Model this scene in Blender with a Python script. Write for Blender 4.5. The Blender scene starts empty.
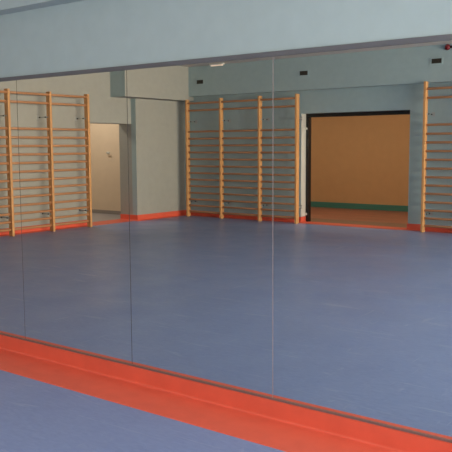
import bpy, bmesh, math, random
from mathutils import Vector, Matrix

random.seed(4)
S = bpy.context.scene
C = S.collection

# ------------------------------------------------------------------ camera
F_PX, YAW, PITCH, ROLL = 743.366, 0.649237, 0.106595, -0.005489
cam = bpy.data.objects.new('camera', bpy.data.cameras.new('camera'))
C.objects.link(cam)
cam.data.sensor_fit = 'HORIZONTAL'
cam.data.sensor_width = 36.0
cam.data.lens = 36.0 * F_PX / 452.0
cam.data.clip_start = 0.05
cy, sy = math.cos(YAW), math.sin(YAW)
cp, sp = math.cos(PITCH), math.sin(PITCH)
cr, sr = math.cos(ROLL), math.sin(ROLL)
right0 = Vector((cy, sy, 0)); fwd0 = Vector((-sy, cy, 0)); up0 = Vector((0, 0, 1))
fwd = cp * fwd0 - sp * up0
up1 = cp * up0 + sp * fwd0
right = cr * right0 + sr * up1
up = -sr * right0 + cr * up1
m = Matrix((right, up, -fwd)).transposed().to_4x4()
m.translation = Vector((0.0, -3.31239, 1.49763))
cam.matrix_world = m
S.camera = cam

# ------------------------------------------------------------------ world, daylight and exposure
S.view_settings.view_transform = 'Standard'
S.view_settings.look = 'None'
S.view_settings.gamma = 1.0
S.view_settings.use_curve_mapping = False
S.view_settings.exposure = 0.0
w = bpy.data.worlds.new('daylight'); S.world = w
w.use_nodes = True
w.node_tree.nodes['Background'].inputs[0].default_value = (0.75, 0.87, 1.0, 1)
w.node_tree.nodes['Background'].inputs[1].default_value = 0.6

# windows in the right-hand wall (x = WALL_R); each gets the daylight that comes in through it
WALL_R = 3.2
WINDOWS = [(0.7, 2.5), (3.0, 4.8), (5.3, 7.1), (7.4, 8.9)]
WIN_Z = (0.95, 2.65)
for (a, b), near in zip(WINDOWS, (1.5, 1.25, 0.8, 0.55)):
    # light of the sunlit yard opposite goes deep into the hall; skylight spreads sideways
    for power, colour, spread in ((66.0, (1.0, 0.74, 0.46), 75), (200.0 * near, (0.90, 0.955, 1.0), 180)):
        ld = bpy.data.lights.new('daylight', 'AREA'); ld.shape = 'RECTANGLE'
        ld.size = b - a; ld.size_y = WIN_Z[1] - WIN_Z[0]
        ld.energy = power; ld.color = colour; ld.spread = math.radians(spread)
        lo = bpy.data.objects.new('daylight', ld); C.objects.link(lo)
        lo.location = (WALL_R + 0.42, -(a + b) / 2, (WIN_Z[0] + WIN_Z[1]) / 2)
        lo.rotation_euler = (math.radians(90), 0, math.radians(90))

# ------------------------------------------------------------------ helpers
# everything is laid out with Y = distance from the mirror wall; the room lies at y = -Y
def lin(c):
    return tuple((v / 255 / 12.92 if v / 255 <= 0.04045 else ((v / 255 + 0.055) / 1.055) ** 2.4) for v in c) + (1.0,)

def mat(name, rgb, rough=0.6, metal=0.0, noise=0.0, scale=6.0, spec=0.5, stretch=(1, 1, 1), detail=4.0):
    M = bpy.data.materials.new(name); M.use_nodes = True
    nt = M.node_tree; b = nt.nodes['Principled BSDF']
    b.inputs['Roughness'].default_value = rough
    b.inputs['Metallic'].default_value = metal
    b.inputs['Specular IOR Level'].default_value = spec
    col = lin(rgb)
    b.inputs['Base Color'].default_value = col
    if noise > 0:
        tc = nt.nodes.new('ShaderNodeTexCoord'); mp = nt.nodes.new('ShaderNodeMapping')
        mp.inputs['Scale'].default_value = stretch
        nz = nt.nodes.new('ShaderNodeTexNoise'); nz.inputs['Scale'].default_value = scale; nz.inputs['Detail'].default_value = detail
        rp = nt.nodes.new('ShaderNodeValToRGB')
        lo = tuple(max(0, v * (1 - noise)) for v in col[:3]) + (1,)
        hi = tuple(min(1, v * (1 + noise)) for v in col[:3]) + (1,)
        rp.color_ramp.elements[0].position = 0.3; rp.color_ramp.elements[1].position = 0.7
        rp.color_ramp.elements[0].color = lo; rp.color_ramp.elements[1].color = hi
        nt.links.new(tc.outputs['Object'], mp.inputs['Vector']); nt.links.new(mp.outputs[0], nz.inputs['Vector'])
        nt.links.new(nz.outputs['Fac'], rp.inputs['Fac']); nt.links.new(rp.outputs['Color'], b.inputs['Base Color'])
    return M

def emit_mat(name, rgb, strength):
    M = mat(name, rgb); b = M.node_tree.nodes['Principled BSDF']
    b.inputs['Emission Color'].default_value = lin(rgb); b.inputs['Emission Strength'].default_value = strength
    return M

def glass_mat():
    M = bpy.data.materials.new('window_glass'); M.use_nodes = True
    nt = M.node_tree; nt.nodes.clear()
    o = nt.nodes.new('ShaderNodeOutputMaterial'); mx = nt.nodes.new('ShaderNodeMixShader')
    t = nt.nodes.new('ShaderNodeBsdfTransparent'); g = nt.nodes.new('ShaderNodeBsdfGlossy'); g.inputs['Roughness'].default_value = 0.02
    f = nt.nodes.new('ShaderNodeFresnel'); f.inputs['IOR'].default_value = 1.45
    nt.links.new(f.outputs[0], mx.inputs[0]); nt.links.new(t.outputs[0], mx.inputs[1]); nt.links.new(g.outputs[0], mx.inputs[2])
    nt.links.new(mx.outputs[0], o.inputs[0])
    return M

def floor_mat():
    """slate blue sports vinyl: fine marbling, long faint scuffs and pale scratches"""
    M = mat('blue_vinyl', (111, 119, 146), 0.3)
    nt = M.node_tree; b = nt.nodes['Principled BSDF']; L = nt.links.new
    tc = nt.nodes.new('ShaderNodeTexCoord')
    def noise(scale, stretch, detail=5.0, rot=0.0, dist=0.0):
        mp = nt.nodes.new('ShaderNodeMapping'); mp.inputs['Scale'].default_value = stretch
        mp.inputs['Rotation'].default_value = (0, 0, rot)
        n = nt.nodes.new('ShaderNodeTexNoise'); n.inputs['Scale'].default_value = scale; n.inputs['Detail'].default_value = detail
        n.inputs['Distortion'].default_value = dist
        L(tc.outputs['Object'], mp.inputs[0]); L(mp.outputs[0], n.inputs['Vector']); return n
    def ramp(n, p0, c0, p1, c1):
        r = nt.nodes.new('ShaderNodeValToRGB'); e = r.color_ramp.elements
        e[0].position, e[0].color, e[1].position, e[1].color = p0, c0, p1, c1
        L(n.outputs['Fac'], r.inputs[0]); return r
    def mix(kind, fac, a, bb):
        x = nt.nodes.new('ShaderNodeMix'); x.data_type = 'RGBA'; x.blend_type = kind
        if isinstance(fac, float): x.inputs[0].default_value = fac
        else: L(fac, x.inputs[0])
        L(a, x.inputs[6])
        if isinstance(bb, tuple): x.inputs[7].default_value = bb
        else: L(bb, x.inputs[7])
        return x.outputs[2]
    base = ramp(noise(1.1, (1, 1, 1)), 0.3, lin((118, 137, 180)), 0.7, lin((127, 146, 189))).outputs[0]
    fine = ramp(noise(16, (1, 3.0, 1), 6, 0.5, 1.0), 0.3, lin((115, 133, 178)), 0.72, lin((139, 156, 198))).outputs[0]
    c = mix('MIX', 0.45, base, fine)
    sc = ramp(noise(2.4, (0.5, 4.5, 1), 7, 0.35, 1.6), 0.60, (0, 0, 0, 1), 0.76, (0.3, 0.3, 0.3, 1)).outputs[0]
    c = mix('MIX', sc, c, lin((196, 203, 216)))
    sc2 = ramp(noise(3.1, (4.0, 0.55, 1), 7, -0.3, 1.8), 0.64, (0, 0, 0, 1), 0.78, (0.3, 0.3, 0.3, 1)).outputs[0]
    c = mix('MIX', sc2, c, lin((200, 206, 218)))
    L(c, b.inputs['Base Color'])
    rr = ramp(noise(2.0, (1, 1, 1), 5), 0.3, (0.30, 0.30, 0.30, 1), 0.7, (0.42, 0.42, 0.42, 1)).outputs[0]
    L(rr, b.inputs['Roughness'])
    b.inputs['Specular IOR Level'].default_value = 0.5
    return M

def wood_mat(name, a, bcol, axis):
    st = [14, 14, 14]; st[axis] = 0.9
    M = mat(name, a, 0.4, spec=0.45)
    nt = M.node_tree; b = nt.nodes['Principled BSDF']; L = nt.links.new
    tc = nt.nodes.new('ShaderNodeTexCoord'); mp = nt.nodes.new('ShaderNodeMapping'); mp.inputs['Scale'].default_value = st
    n = nt.nodes.new('ShaderNodeTexNoise'); n.inputs['Scale'].default_value = 3.0; n.inputs['Detail'].default_value = 6
    r = nt.nodes.new('ShaderNodeValToRGB'); e = r.color_ramp.elements
    e[0].position, e[0].color, e[1].position, e[1].color = 0.3, lin(a), 0.7, lin(bcol)
    L(tc.outputs['Object'], mp.inputs[0]); L(mp.outputs[0], n.inputs['Vector']); L(n.outputs['Fac'], r.inputs[0]); L(r.outputs[0], b.inputs['Base Color'])
    return M

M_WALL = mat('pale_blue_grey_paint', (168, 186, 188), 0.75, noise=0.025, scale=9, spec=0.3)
M_WALL_WARM_LIT = mat('wall_paint_warm_lit', (165, 164, 157), 0.75, noise=0.025, scale=9, spec=0.3)  # the wall paint again, with warm window light put into its colour
M_CEIL = mat('ceiling_paint', (214, 208, 204), 0.85, noise=0.02, spec=0.2)
M_FLOOR = floor_mat()
M_ORANGE = mat('orange_vinyl_skirting', (226, 100, 76), 0.42, noise=0.05, scale=7, spec=0.4)
M_MIRROR = mat('mirror_silver', (235, 240, 236), 0.0, metal=1.0)
M_JOINT = mat('dark_joint', (70, 66, 62), 0.6)
M_JOINT_GLINT = mat('joint_edge_glint', (168, 154, 150), 0.5)  # bright reflection on the panel edges, put into the joint colour
M_RAIL = mat('grey_rail', (138, 116, 110), 0.45, metal=0.3, noise=0.04)
M_RAIL_TOP = mat('grey_top_rail', (106, 108, 112), 0.5, metal=0.2, noise=0.04)
M_POST = wood_mat('varnished_pine_post', (208, 150, 94), (220, 164, 108), 2)
M_RUNG = wood_mat('varnished_beech_rung', (178, 126, 88), (192, 138, 98), 0)
M_STEEL = mat('bracket_steel', (176, 178, 176), 0.45, metal=0.3)
M_BOLT = mat('dark_bolt', (48, 46, 45), 0.4, metal=0.5)
M_BLACK = mat('black_frame', (24, 22, 22), 0.4)
M_TAN = mat('tan_wall_paint', (204, 150, 100), 0.7, noise=0.03, scale=5)
M_PEACH = mat('cream_wall_paint', (216, 196, 172), 0.7, noise=0.02)
M_GREEN = mat('green_skirting', (70, 122, 106), 0.5)
M_CORR = mat('orange_corridor_vinyl', (152, 92, 70), 0.4, noise=0.2, scale=1.6, stretch=(0.5, 3, 1))
M_CORR_REFLECTION = mat('corridor_floor_reflection', (128, 96, 74), 0.5, noise=0.1, scale=4)  # reflection and shade on the glossy corridor floor, laid in as brown colour
M_GREYFLOOR = mat('grey_floor', (150, 146, 150), 0.35, noise=0.04)
M_GREYSKIRT = mat('grey_skirting', (146, 138, 134), 0.5)
M_WHITE = mat('white_plastic', (220, 216, 205), 0.4)
M_GRILLE = mat('dark_vent', (58, 52, 43), 0.6)
M_RED = mat('dark_red_plastic', (120, 24, 34), 0.35)
M_GLASS = glass_mat()
M_LAMP = emit_mat('lamp_diffuser', (255, 226, 206), 0.45)

class MB:
    """collects shapes in layout coordinates, links them as one mesh"""
    def __init__(s): s.bm = bmesh.new()
    def box(s, x0, x1, y0, y1, z0, z1, bev=0.0):
        b2 = bmesh.new()
        r = bmesh.ops.create_cube(b2, size=1.0)
        for v in b2.verts:
            v.co = Vector(((x0 + x1) / 2 + v.co.x * (x1 - x0), (y0 + y1) / 2 + v.co.y * (y1 - y0), (z0 + z1) / 2 + v.co.z * (z1 - z0)))
        if bev > 0:
            bmesh.ops.bevel(b2, geom=b2.edges[:], offset=bev, segments=2, affect='EDGES', profile=0.5)
        s._merge(b2); return s
    def _merge(s, b2):
        me = bpy.data.meshes.new('tmp'); b2.to_mesh(me); b2.free(); s.bm.from_mesh(me); bpy.data.meshes.remove(me)
    def rod(s, p0, p1, ra, rb=None, seg=12, upv=(0, 0, 1)):
        """rod with an oval section: ra across, rb along upv; ends slightly rounded"""
        rb = rb or ra
        p0, p1 = Vector(p0), Vector(p1); d = (p1 - p0); ln = d.length; d.normalize()
        u = Vector(upv)
        if abs(u.dot(d)) > 0.95: u = Vector((1, 0, 0))
        side = d.cross(u).normalized(); u = side.cross(d).normalized()
        rings = []
        e = min(ra, rb) * 0.35
        for t, k in ((0, 0.8), (e, 1.0), (ln - e, 1.0), (ln, 0.8)):
            rings.append([s.bm.verts.new(p0 + d * t + side * (ra * k * math.cos(2 * math.pi * i / seg)) + u * (rb * k * math.sin(2 * math.pi * i / seg))) for i in range(seg)])
        for a, b in zip(rings, rings[1:]):
            for i in range(seg):
                s.bm.faces.new((a[i], a[(i + 1) % seg], b[(i + 1) % seg], b[i]))
        s.bm.faces.new(rings[0][::-1]); s.bm.faces.new(rings[-1])
        return s
    def dome(s, c, r, sx=1, sy_=1, sz=1, seg=20):
        b2 = bmesh.new(); bmesh.ops.create_uvsphere(b2, u_segments=seg, v_segments=12, radius=r)
        for v in b2.verts: v.co = Vector((v.co.x * sx + c[0], v.co.y * sy_ + c[1], v.co.z * sz + c[2]))
        s._merge(b2); return s
    def sweep(s, path, prof, side=1):
        """profile (offset, z) along an XY polyline with mitred corners; offset goes to the left (side=1) of the path"""
        n = len(path); P = [Vector(p) for p in path]
        cols = []
        for i in range(n):
            ns = []
            if i > 0: d = (P[i] - P[i - 1]).normalized(); ns.append(Vector((-d.y, d.x)) * side)
            if i < n - 1: d = (P[i + 1] - P[i]).normalized(); ns.append(Vector((-d.y, d.x)) * side)
            if len(ns) == 2:
                mv = (ns[0] + ns[1]); mv = mv / (mv.length_squared / 2)
            else: mv = ns[0]
            cols.append([s.bm.verts.new((P[i].x + mv.x * o, P[i].y + mv.y * o, z)) for o, z in prof])
        k = len(prof)
        for a, b in zip(cols, cols[1:]):
            for j in range(k):
                s.bm.faces.new((a[j], a[(j + 1) % k], b[(j + 1) % k], b[j]))
        s.bm.faces.new(cols[0]); s.bm.faces.new(cols[-1][::-1])
        return s
    def mesh(s, name, m, origin=(0, 0, 0), smooth=False):
        bm = s.bm
        for v in bm.verts:
            v.co = Vector((v.co.x - origin[0], -(v.co.y - origin[1]), v.co.z - origin[2]))
        bmesh.ops.recalc_face_normals(bm, faces=bm.faces[:])
        me = bpy.data.meshes.new(name); bm.to_mesh(me); bm.free()
        if m: me.materials.append(m)
        if smooth:
            for p in me.polygons: p.use_smooth = len(p.vertices) == 4
        return me
    def build(s, name, m, parent=None, origin=(0, 0, 0), smooth=False):
        """origin: layout position of the object's own origin, relative to the parent's"""
        o = bpy.data.objects.new(name, s.mesh(name, m, origin, smooth)); C.objects.link(o)
        o.location = (origin[0], -origin[1], origin[2])
        if parent: o.parent = parent
        return o

def tag(o, label=None, cat=None, group=None, kind=None):
    if label: o['label'] = label
    if cat: o['category'] = cat
    if group: o['group'] = group
    if kind: o['kind'] = kind
    return o

def thing(name, label, cat, loc, group=None):
    o = bpy.data.objects.new(name, None); C.objects.link(o)
    o.empty_display_size = 0.1
    o.location = (loc[0], -loc[1], loc[2])
    return tag(o, label, cat, group)

def struct(mb, name, m, label, cat, parent=None):
    o = mb.build(name, m, parent)
    return tag(o, label, cat, kind='structure')

# ------------------------------------------------------------------ the setting
XL, YB, ZC = -10.75, 9.2, 3.18          # left wall, back wall, ceiling
LT, BT = 0.35, 0.23                      # thickness of the left and the back wall
OP = (6.48, 7.68, 1.965)                 # opening in the left wall: Y from, Y to, height
DR = (-7.645, -5.41, 2.125)              # doorway in the back wall: X from, X to, height
COLX = -10.62                            # room-side face of the column
ZS = 2.425                               # underside of the bulkhead over the mirrors

struct(MB().box(XL - LT, WALL_R, -0.006, YB, -0.1, 0.0), 'floor', M_FLOOR, 'slate blue scuffed vinyl floor of the hall', 'floor')
struct(MB().box(-13.8, WALL_R + 0.3, -0.2, 13.0, ZC, ZC + 0.1), 'ceiling', M_CEIL, 'pale ceiling of the hall', 'ceiling')
struct(MB().box(XL - LT, WALL_R + 0.3, -0.2, -0.006, -0.1, ZC), 'wall_front', M_WALL, 'pale blue grey wall that carries the mirrors', 'wall')
struct(MB().box(XL, WALL_R, -0.006, 0.115, ZS, ZC), 'bulkhead_front', M_WALL, 'pale blue grey bulkhead above the mirror wall', 'bulkhead')
b = MB().box(XL - LT, XL, -0.006, OP[0], -0.1, ZC).box(XL - LT, XL, OP[0], OP[1], OP[2], ZC).box(XL - LT, XL, OP[1], YB + BT, -0.1, ZC)
struct(b, 'wall_left', M_WALL_WARM_LIT, 'left wall with wall bars and a low opening', 'wall')
b = MB().box(XL, DR[0], YB, YB + BT, -0.1, ZC).box(DR[0], DR[1], YB, YB + BT, DR[2], ZC).box(DR[1], WALL_R, YB, YB + BT, -0.1, ZC)
struct(b, 'wall_back', M_WALL, 'back wall opposite the mirrors with a wide doorway', 'wall')
# right wall with window holes
b = MB(); y = -0.006
for a, c in WINDOWS:
    b.box(WALL_R, WALL_R + 0.3, y, a, -0.1, ZC); b.box(WALL_R, WALL_R + 0.3, a, c, -0.1, WIN_Z[0]); b.box(WALL_R, WALL_R + 0.3, a, c, WIN_Z[1], ZC); y = c
b.box(WALL_R, WALL_R + 0.3, y, YB + BT, -0.1, ZC)
struct(b, 'wall_right', M_WALL, 'window wall to the right of the photographer', 'wall')
for i, (a, c) in enumerate(WINDOWS):
    x0, x1 = WALL_R + 0.12, WALL_R + 0.18; z0, z1 = WIN_Z; t = 0.06; mdl = (a + c) / 2
    b = MB().box(x0, x1, a, c, z0, z0 + t).box(x0, x1, a, c, z1 - t, z1).box(x0, x1, a, a + t, z0 + t, z1 - t).box(x0, x1, c - t, c, z0 + t, z1 - t).box(x0, x1, mdl - t / 2, mdl + t / 2, z0 + t, z1 - t)
    wo = struct(b, 'window_%d' % (i + 1), M_WHITE, 'white framed window in the right wall, number %d from the mirrors' % (i + 1), 'window')
    MB().box(x0 + 0.026, x1 - 0.026, a + t, mdl - t / 2, z0 + t, z1 - t).build('pane', M_GLASS, wo)
    MB().box(x0 + 0.026, x1 - 0.026, mdl + t / 2, c - t, z0 + t, z1 - t).build('pane', M_GLASS, wo)

# column in the far left corner, beams under the ceiling
col = struct(MB().box(XL, COLX, OP[1], YB, 0.0, 2.47), 'column', M_WALL_WARM_LIT, 'shallow pale column between the left opening and the back wall bars', 'column')
blk = struct(MB().box(XL, -10.35, 7.12, YB, 2.475, ZC), 'bulkhead_left', M_WALL_WARM_LIT, 'boxed bulkhead above the corner column', 'bulkhead')
struct(MB().box(-10.35, WALL_R, 9.03, YB, 2.562, ZC), 'bulkhead_back', M_WALL, 'long bulkhead with vents above the back wall', 'bulkhead')

# faces turned to the mirrors keep the plain wall colour, without the painted-in warm light
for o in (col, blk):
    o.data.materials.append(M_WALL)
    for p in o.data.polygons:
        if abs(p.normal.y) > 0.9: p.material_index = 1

# skirting: upright band, cove and a strip lying on the floor
def prof(strip, top=0.109, th=0.012, cove=0.014):
    pr = [(0, 0), (0, top), (th * 0.6, top), (th, top - 0.004), (th, cove + 0.004)]
    for i in range(1, 6):
        a = math.pi / 2 * i / 6
        pr.append((th + cove * (1 - math.cos(a)), 0.004 + cove * (1 - math.sin(a))))
    pr += [(th + cove, 0.004), (strip - 0.004, 0.004), (strip, 0.001), (strip, 0.0)]
    return pr
struct(MB().sweep([(XL, -0.006), (WALL_R, -0.006)], prof(0.336), 1), 'baseboard_front', M_ORANGE, 'broad orange coved skirting below the mirrors', 'skirting')
struct(MB().sweep([(XL, 0.34), (XL, OP[0])], prof(0.13), -1), 'baseboard_left', M_ORANGE, 'orange skirting along the left wall behind the wall bars', 'skirting')
struct(MB().sweep([(XL - LT, OP[1]), (COLX, OP[1]), (COLX, YB), (DR[0], YB), (DR[0], YB + BT - 0.0)], prof(0.13), -1), 'baseboard_back', M_ORANGE, 'orange skirting round the column and along the back wall', 'skirting')
struct(MB().sweep([(DR[1], YB + BT), (DR[1], YB), (WALL_R, YB), (WALL_R, 0.34)], prof(0.13), -1), 'baseboard_right', M_ORANGE, 'orange skirting right of the doorway and under the windows', 'skirting')
b = MB().box(XL - 0.35, XL + 0.16, OP[0] + 0.002, OP[1] - 0.135, 0.0, 0.004)
struct(b, 'trim_1', M_ORANGE, 'orange floor strip across the left opening', 'floor strip')
b = MB().box(DR[0] + 0.135, DR[1] - 0.135, YB - 0.16, YB + 0.23, 0.0, 0.004)
struct(b, 'trim_2', M_ORANGE, 'orange floor strip across the wide doorway', 'floor strip')

# white lining of the doorway reveals
struct(MB().box(DR[0], DR[0] + 0.006, YB + 0.001, (YB + BT) - 0.062, 0.113, DR[2]), 'trim_4', M_WHITE, 'white lining on the left reveal of the doorway', 'reveal')
# corridor behind the wide doorway
CY0, CY1 = YB + BT, 12.6
b = MB().box(-12.6, WALL_R, CY0, CY1, -0.1, 0.0)
struct(b, 'floor_corridor', M_CORR, 'orange vinyl floor of the corridor behind the doorway', 'floor')
struct(MB().box(-12.6, -2.5, CY0 + 0.01, CY0 + 0.62, 0.0, 0.003), 'trim_3', M_CORR_REFLECTION, 'brown band of painted reflection on the floor just behind the doorway', 'floor strip')
struct(MB().box(-12.6, WALL_R, CY1, CY1 + 0.2, -0.1, ZC), 'wall_corridor', M_TAN, 'tan painted corridor wall seen through the doorway', 'wall')
struct(MB().box(-12.6, WALL_R, CY1 - 0.015, CY1, 0.0, 0.135, 0.003), 'baseboard_corridor', M_GREEN, 'dark green skirting of the tan corridor wall', 'skirting')
struct(MB().box(-12.7, -12.6, CY0, CY1, -0.1, ZC), 'wall_corridor_left', M_TAN, 'end wall of the corridor', 'wall')
struct(MB().box(-2.5, -2.4, CY0, CY1, -0.1, ZC), 'wall_corridor_right', M_TAN, 'cross wall closing the corridor on the right', 'wall')

# side room behind the low opening
struct(MB().box(-13.8, XL - LT, 5.0, 8.4, -0.1, 0.0), 'floor_side', M_GREYFLOOR, 'light grey floor of the side room', 'floor')
struct(MB().box(-13.8, XL - LT, 8.4, 8.55, -0.1, ZC), 'wall_side_back', M_PEACH, 'cream wall of the side room seen through the left opening', 'wall')
struct(MB().box(-13.8, XL - LT, 8.388, 8.4, 0.0, 0.08), 'baseboard_side', M_GREYSKIRT, 'grey skirting of the cream side room wall', 'skirting')
struct(MB().box(-13.9, -13.8, 4.9, 8.55, -0.1, ZC), 'wall_side_left', M_PEACH, 'far wall of the side room', 'wall')
struct(MB().box(-13.8, XL - LT, 4.9, 5.0, -0.1, ZC), 'wall_side_front', M_PEACH, 'near wall of the side room', 'wall')

# black metal frame set at the back of the doorway reveal
fr = thing('door_frame', 'black metal frame lining the wide doorway to the tan corridor', 'door frame', ((DR[0] + DR[1]) / 2, CY0, 0))
LO = ((DR[0] + DR[1]) / 2, CY0, 0)
def rel(mb_fn, name, m, parent, lo=LO, **k):
    o = mb_fn.build(name, m, parent, origin=lo, **k); o.location = (0, 0, 0); return o
rel(MB().box(DR[0] - 0.02, DR[0] + 0.062, CY0 - 0.06, CY0 + 0.05, 0.0, DR[2], 0.004), 'jamb', M_BLACK, fr)
rel(MB().box(DR[1] - 0.03, DR[1] + 0.04, CY0 + 0.0, CY0 + 0.05, 0.0, DR[2], 0.004), 'jamb', M_BLACK, fr)
rel(MB().box(DR[0] + 0.062, DR[1] - 0.03, CY0 - 0.06, CY0 + 0.05, DR[2] - 0.07, DR[2], 0.004), 'head', M_BLACK, fr)
for z in (0.155, 1.835):
    rel(MB().rod((DR[0] + 0.02, CY0 - 0.06, z), (DR[0] + 0.02, CY0 - 0.085, z), 0.026, seg=14), 'keeper', M_WHITE, fr)['label'] = 'pale round keeper'

# ------------------------------------------------------------------ mirrors
S0, SW = -4.34321, 1.072676
ZM0, ZM1 = 0.118, 1.975
names = {
    -2: 'tall mirror panel beyond the left edge, reflecting only the left wall',
    -1: 'mirror panel left of the first seam, a sliver reflecting the leftmost wall bar post',
    0: 'mirror panel reflecting the left wall bars and the cream side room opening',
    1: 'mirror panel reflecting the corner column and most of the back wall bars',
    2: 'mirror panel reflecting the wide black framed doorway and tan corridor',
    3: 'first mirror panel past the right edge of the photo, nearest the doorway mirror',
    4: 'last mirror panel on the wall, nearest the windows',
}
for k in range(-2, 5):
    x0 = S0 + k * SW + 0.0022; x1 = S0 + (k + 1) * SW - 0.0022
    mp = MB().box(x0, x1, -0.006, 0.0, ZM0 - 0.004, ZM1).build('wall_mirror', M_MIRROR)
    tag(mp, names[k], 'mirror', 'mirror panels along the wall')
    MB().box(x0 - 0.0043, x0 - 0.0001, -0.006, -0.0004, ZM0, ZM1).build('seam', M_JOINT_GLINT if k == 2 else M_JOINT, mp)['label'] = 'seam with a painted pale reflection along one edge' if k == 2 else 'dark seam along one edge'
xa, xb = S0 - 2 * SW - 0.01, S0 + 5 * SW + 0.01
o = MB().box(xa, xb, 0.0, 0.006, ZM0 - 0.008, ZM0 + 0.004, 0.001).build('mirror_rail', M_RAIL)
tag(o, 'thin grey rail holding the mirrors just above the orange skirting', 'rail', 'mirror rails')
o = MB().box(xa, xb, -0.006, 0.008, ZM1, ZM1 + 0.016, 0.001).box(xa, xb, 0.0005, 0.008, ZM1 - 0.010, ZM1).build('mirror_rail', M_RAIL_TOP)
tag(o, 'thin grey rail along the top edge of the mirrors', 'rail', 'mirror rails')

# ------------------------------------------------------------------ wall bars
RZ = [0.11, 0.24, 0.375, 0.515, 0.66, 0.80, 0.94, 1.087, 1.235, 1.38, 1.525, 1.67, 1.82, 2.268, 2.418]
PT, PD = 0.045, 0.10

def wall_bars(label, posts, along, front, wall, bracket_side, PH, zs):
    """posts: positions along the wall; along 'x' (back wall) or 'y' (left wall); front: layout coordinate of the posts' middle; wall: of the wall"""
    mid = (posts[0] + posts[-1]) / 2
    def pt(u, v, z):                     # u along the wall, v across it
        return (u, v, z) if along == 'x' else (v, u, z)
    sgn = 1 if wall > front else -1
    lo = pt(mid, front, 0)
    t = thing('wall_bars', label, 'wall bars', lo, 'wooden wall bars')
    def part(mb, name, m, smooth=False, parent=None):
        o = mb.build(name, m, parent or t, origin=lo, smooth=smooth); o.location = (0, 0, 0); return o
    def bx(mb, u0, u1, v0, v1, z0, z1, bev=0.0):
        v0, v1 = min(v0, v1), max(v0, v1)
        a = pt(u0, v0, z0); c = pt(u1, v1, z1)
        return mb.box(a[0], c[0], a[1], c[1], z0, z1, bev)
    base = None
    for u in posts:
        # the post stands in front, its head leaning out a little for the top rungs
        if base is None:
            base = part(bx(MB(), u - PT / 2, u + PT / 2, front - PD / 2, front + PD / 2, 0.0, PH, 0.005), 'post', M_POST)
        else:
            c = base.copy(); C.objects.link(c); c.parent = t
            d = u - posts[0]; c.location = (d, 0, 0) if along == 'x' else (0, -d, 0)
    for ui, (u0, u1) in enumerate(zip(posts, posts[1:])):
        first = None
        for z in [q * zs for q in RZ]:
            v = front - sgn * (0.02 if z > 2.3 else 0.0)
            if first is None:
                first = part(MB().rod(pt(u0 + PT / 2 - 0.002, v, z), pt(u1 - PT / 2 + 0.002, v, z), 0.0135, 0.0205, 12), 'rung', M_RUNG_Y if along == 'y' else M_RUNG, True)
            else:
                c = first.copy(); C.objects.link(c); c.parent = t
                off = -sgn * 0.02 if z > 2.3 else 0.0
                c.location = (0, -off, z - RZ[0] * zs) if along == 'x' else (off, 0, z - RZ[0] * zs)
    for u in posts:
        for z in (0.31, 2.03):
            s = -1 if u == posts[-1] else bracket_side
            b = MB()
            bx(b, u + min(s * PT / 2, s * (PT / 2 + 0.005)), u + max(s * PT / 2, s * (PT / 2 + 0.005)), front, wall - sgn * 0.004, z - 0.010, z + 0.010)
            bx(b, u + min(s * PT / 2, s * (PT / 2 + 0.06)), u + max(s * PT / 2, s * (PT / 2 + 0.06)), wall - sgn * 0.005, wall, z - 0.035, z + 0.035)
            br = part(b, 'bracket', M_STEEL)
            for v in (front + sgn * 0.07, wall - sgn * 0.03):
                part(MB().rod(pt(u + s * (PT / 2 + 0.005), v, z), pt(u + s * (PT / 2 + 0.018), v, z), 0.013, seg=10), 'bolt', M_BOLT, True, br)
    return t

M_RUNG_Y = wood_mat('varnished_beech_rung_side', (178, 126, 88), (192, 138, 98), 1)
wall_bars('wooden wall bars on the left wall beside the cream side room opening', [3.61, 4.491, 5.371, 6.257], 'y', -10.494, XL, -1, 2.475, 1.0)
wall_bars('wooden wall bars on the back wall between the corner column and the doorway', [-10.34, -9.434, -8.465, -7.6], 'x', 8.97, YB, 1, 2.49, 0.996)
wall_bars('wooden wall bars on the back wall to the right of the doorway', [-5.035, -4.13, -3.22, -2.31], 'x', 8.97, YB, 1, 2.578, 1.014)

# ------------------------------------------------------------------ vents, sensor, lamps, fitting
for x, z, lab in ((-10.03, 2.852, 'small dark wall vent on the bulkhead above the leftmost back wall bars, nearest the column'),
                  (-7.49, 2.876, 'small dark vent on the bulkhead above the left side of the doorway'),
                  (-4.88, 2.915, 'small dark vent on the bulkhead above the wall bars right of the doorway')):
    lo = (x, 9.03, z - 0.06)
    v = thing('wall_vent', lab, 'vent', lo, 'vents on the bulkhead')
    b = MB().box(x - 0.11, x + 0.11, 9.018, 9.03, z + 0.04, z + 0.06).box(x - 0.11, x + 0.11, 9.018, 9.03, z - 0.06, z - 0.04).box(x - 0.11, x - 0.088, 9.018, 9.03, z - 0.04, z + 0.04).box(x + 0.088, x + 0.11, 9.018, 9.03, z - 0.04, z + 0.04)
    rel(b, 'frame', M_WALL, v, lo)
    b = MB().box(x - 0.088, x + 0.088, 9.026, 9.03, z - 0.04, z + 0.04)
    for k in range(5): b.box(x - 0.088, x + 0.088, 9.020, 9.026, z - 0.037 + k * 0.0165, z - 0.030 + k * 0.0165)
    rel(b, 'grille', M_GRILLE, v, lo)

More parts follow.
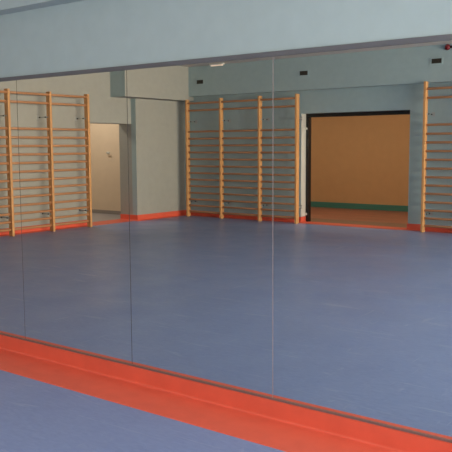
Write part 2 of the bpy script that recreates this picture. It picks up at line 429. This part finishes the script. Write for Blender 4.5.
lo = (-4.69, 9.03, 3.13)
t = thing('alarm_sensor', 'dark red round device with a black stub, high on the back bulkhead', 'sensor', lo)
rel(MB().rod((-4.69, 9.03, 3.125), (-4.69, 9.0, 3.125), 0.05, seg=20).dome((-4.69, 9.0, 3.125), 0.045, 1, 0.7, 1), 'dome', M_RED, t, lo, smooth=True)
rel(MB().rod((-4.655, 9.01, 3.125), (-4.45, 9.01, 3.125), 0.015, 0.02, seg=12), 'stub', M_BLACK, t, lo)['label'] = 'black stub'

def ceiling_lamp(x, y, sx, sy_, z, label, power, col):
    lo = (x, y, z)
    t = thing('ceiling_light', label, 'ceiling light', lo, 'ceiling lights')
    rel(MB().box(x - sx / 2, x + sx / 2, y - sy_ / 2, y + sy_ / 2, z - 0.03, z, 0.004), 'housing', M_WHITE, t, lo)
    rel(MB().box(x - sx / 2 + 0.02, x + sx / 2 - 0.02, y - sy_ / 2 + 0.02, y + sy_ / 2 - 0.02, z - 0.05, z - 0.03, 0.006), 'diffuser', M_LAMP, t, lo)
    if power:
        ld = bpy.data.lights.new('lamp_light', 'AREA'); ld.shape = 'RECTANGLE'; ld.size = sx; ld.size_y = sy_
        ld.energy = power; ld.color = col
        l = bpy.data.objects.new('lamp_light', ld); C.objects.link(l); l.parent = t; l.location = (0, 0, -0.06)
    return t
ceiling_lamp(-9.45, 8.86, 0.34, 0.08, ZC, 'short strip light on the hall ceiling in front of the back bulkhead', 0, (1, 1, 1))
for lx, lab in ((-9.6, 'strip light on the corridor ceiling, left of the doorway'), (-7.0, 'strip light on the corridor ceiling straight behind the doorway'), (-4.4, 'strip light on the corridor ceiling, right of the doorway')):
    ceiling_lamp(lx, 10.3, 1.5, 0.3, ZC, lab, 31, (1.0, 0.90, 0.73))
ceiling_lamp(-12.3, 7.2, 0.6, 0.3, ZC, 'strip light on the side room ceiling', 42, (1.0, 0.89, 0.77))

lo = (-12.18, 8.4, 1.37)
t = thing('coat_hook', 'small silver hook on the cream wall inside the left opening', 'hook', lo)
rel(MB().box(-12.22, -12.14, 8.392, 8.4, 1.34, 1.40, 0.002), 'plate', M_WHITE, t, lo)
rel(MB().rod((-12.18, 8.392, 1.37), (-12.18, 8.34, 1.37), 0.012).rod((-12.19, 8.345, 1.37), (-12.08, 8.345, 1.372), 0.011), 'arm', M_STEEL, t, lo)
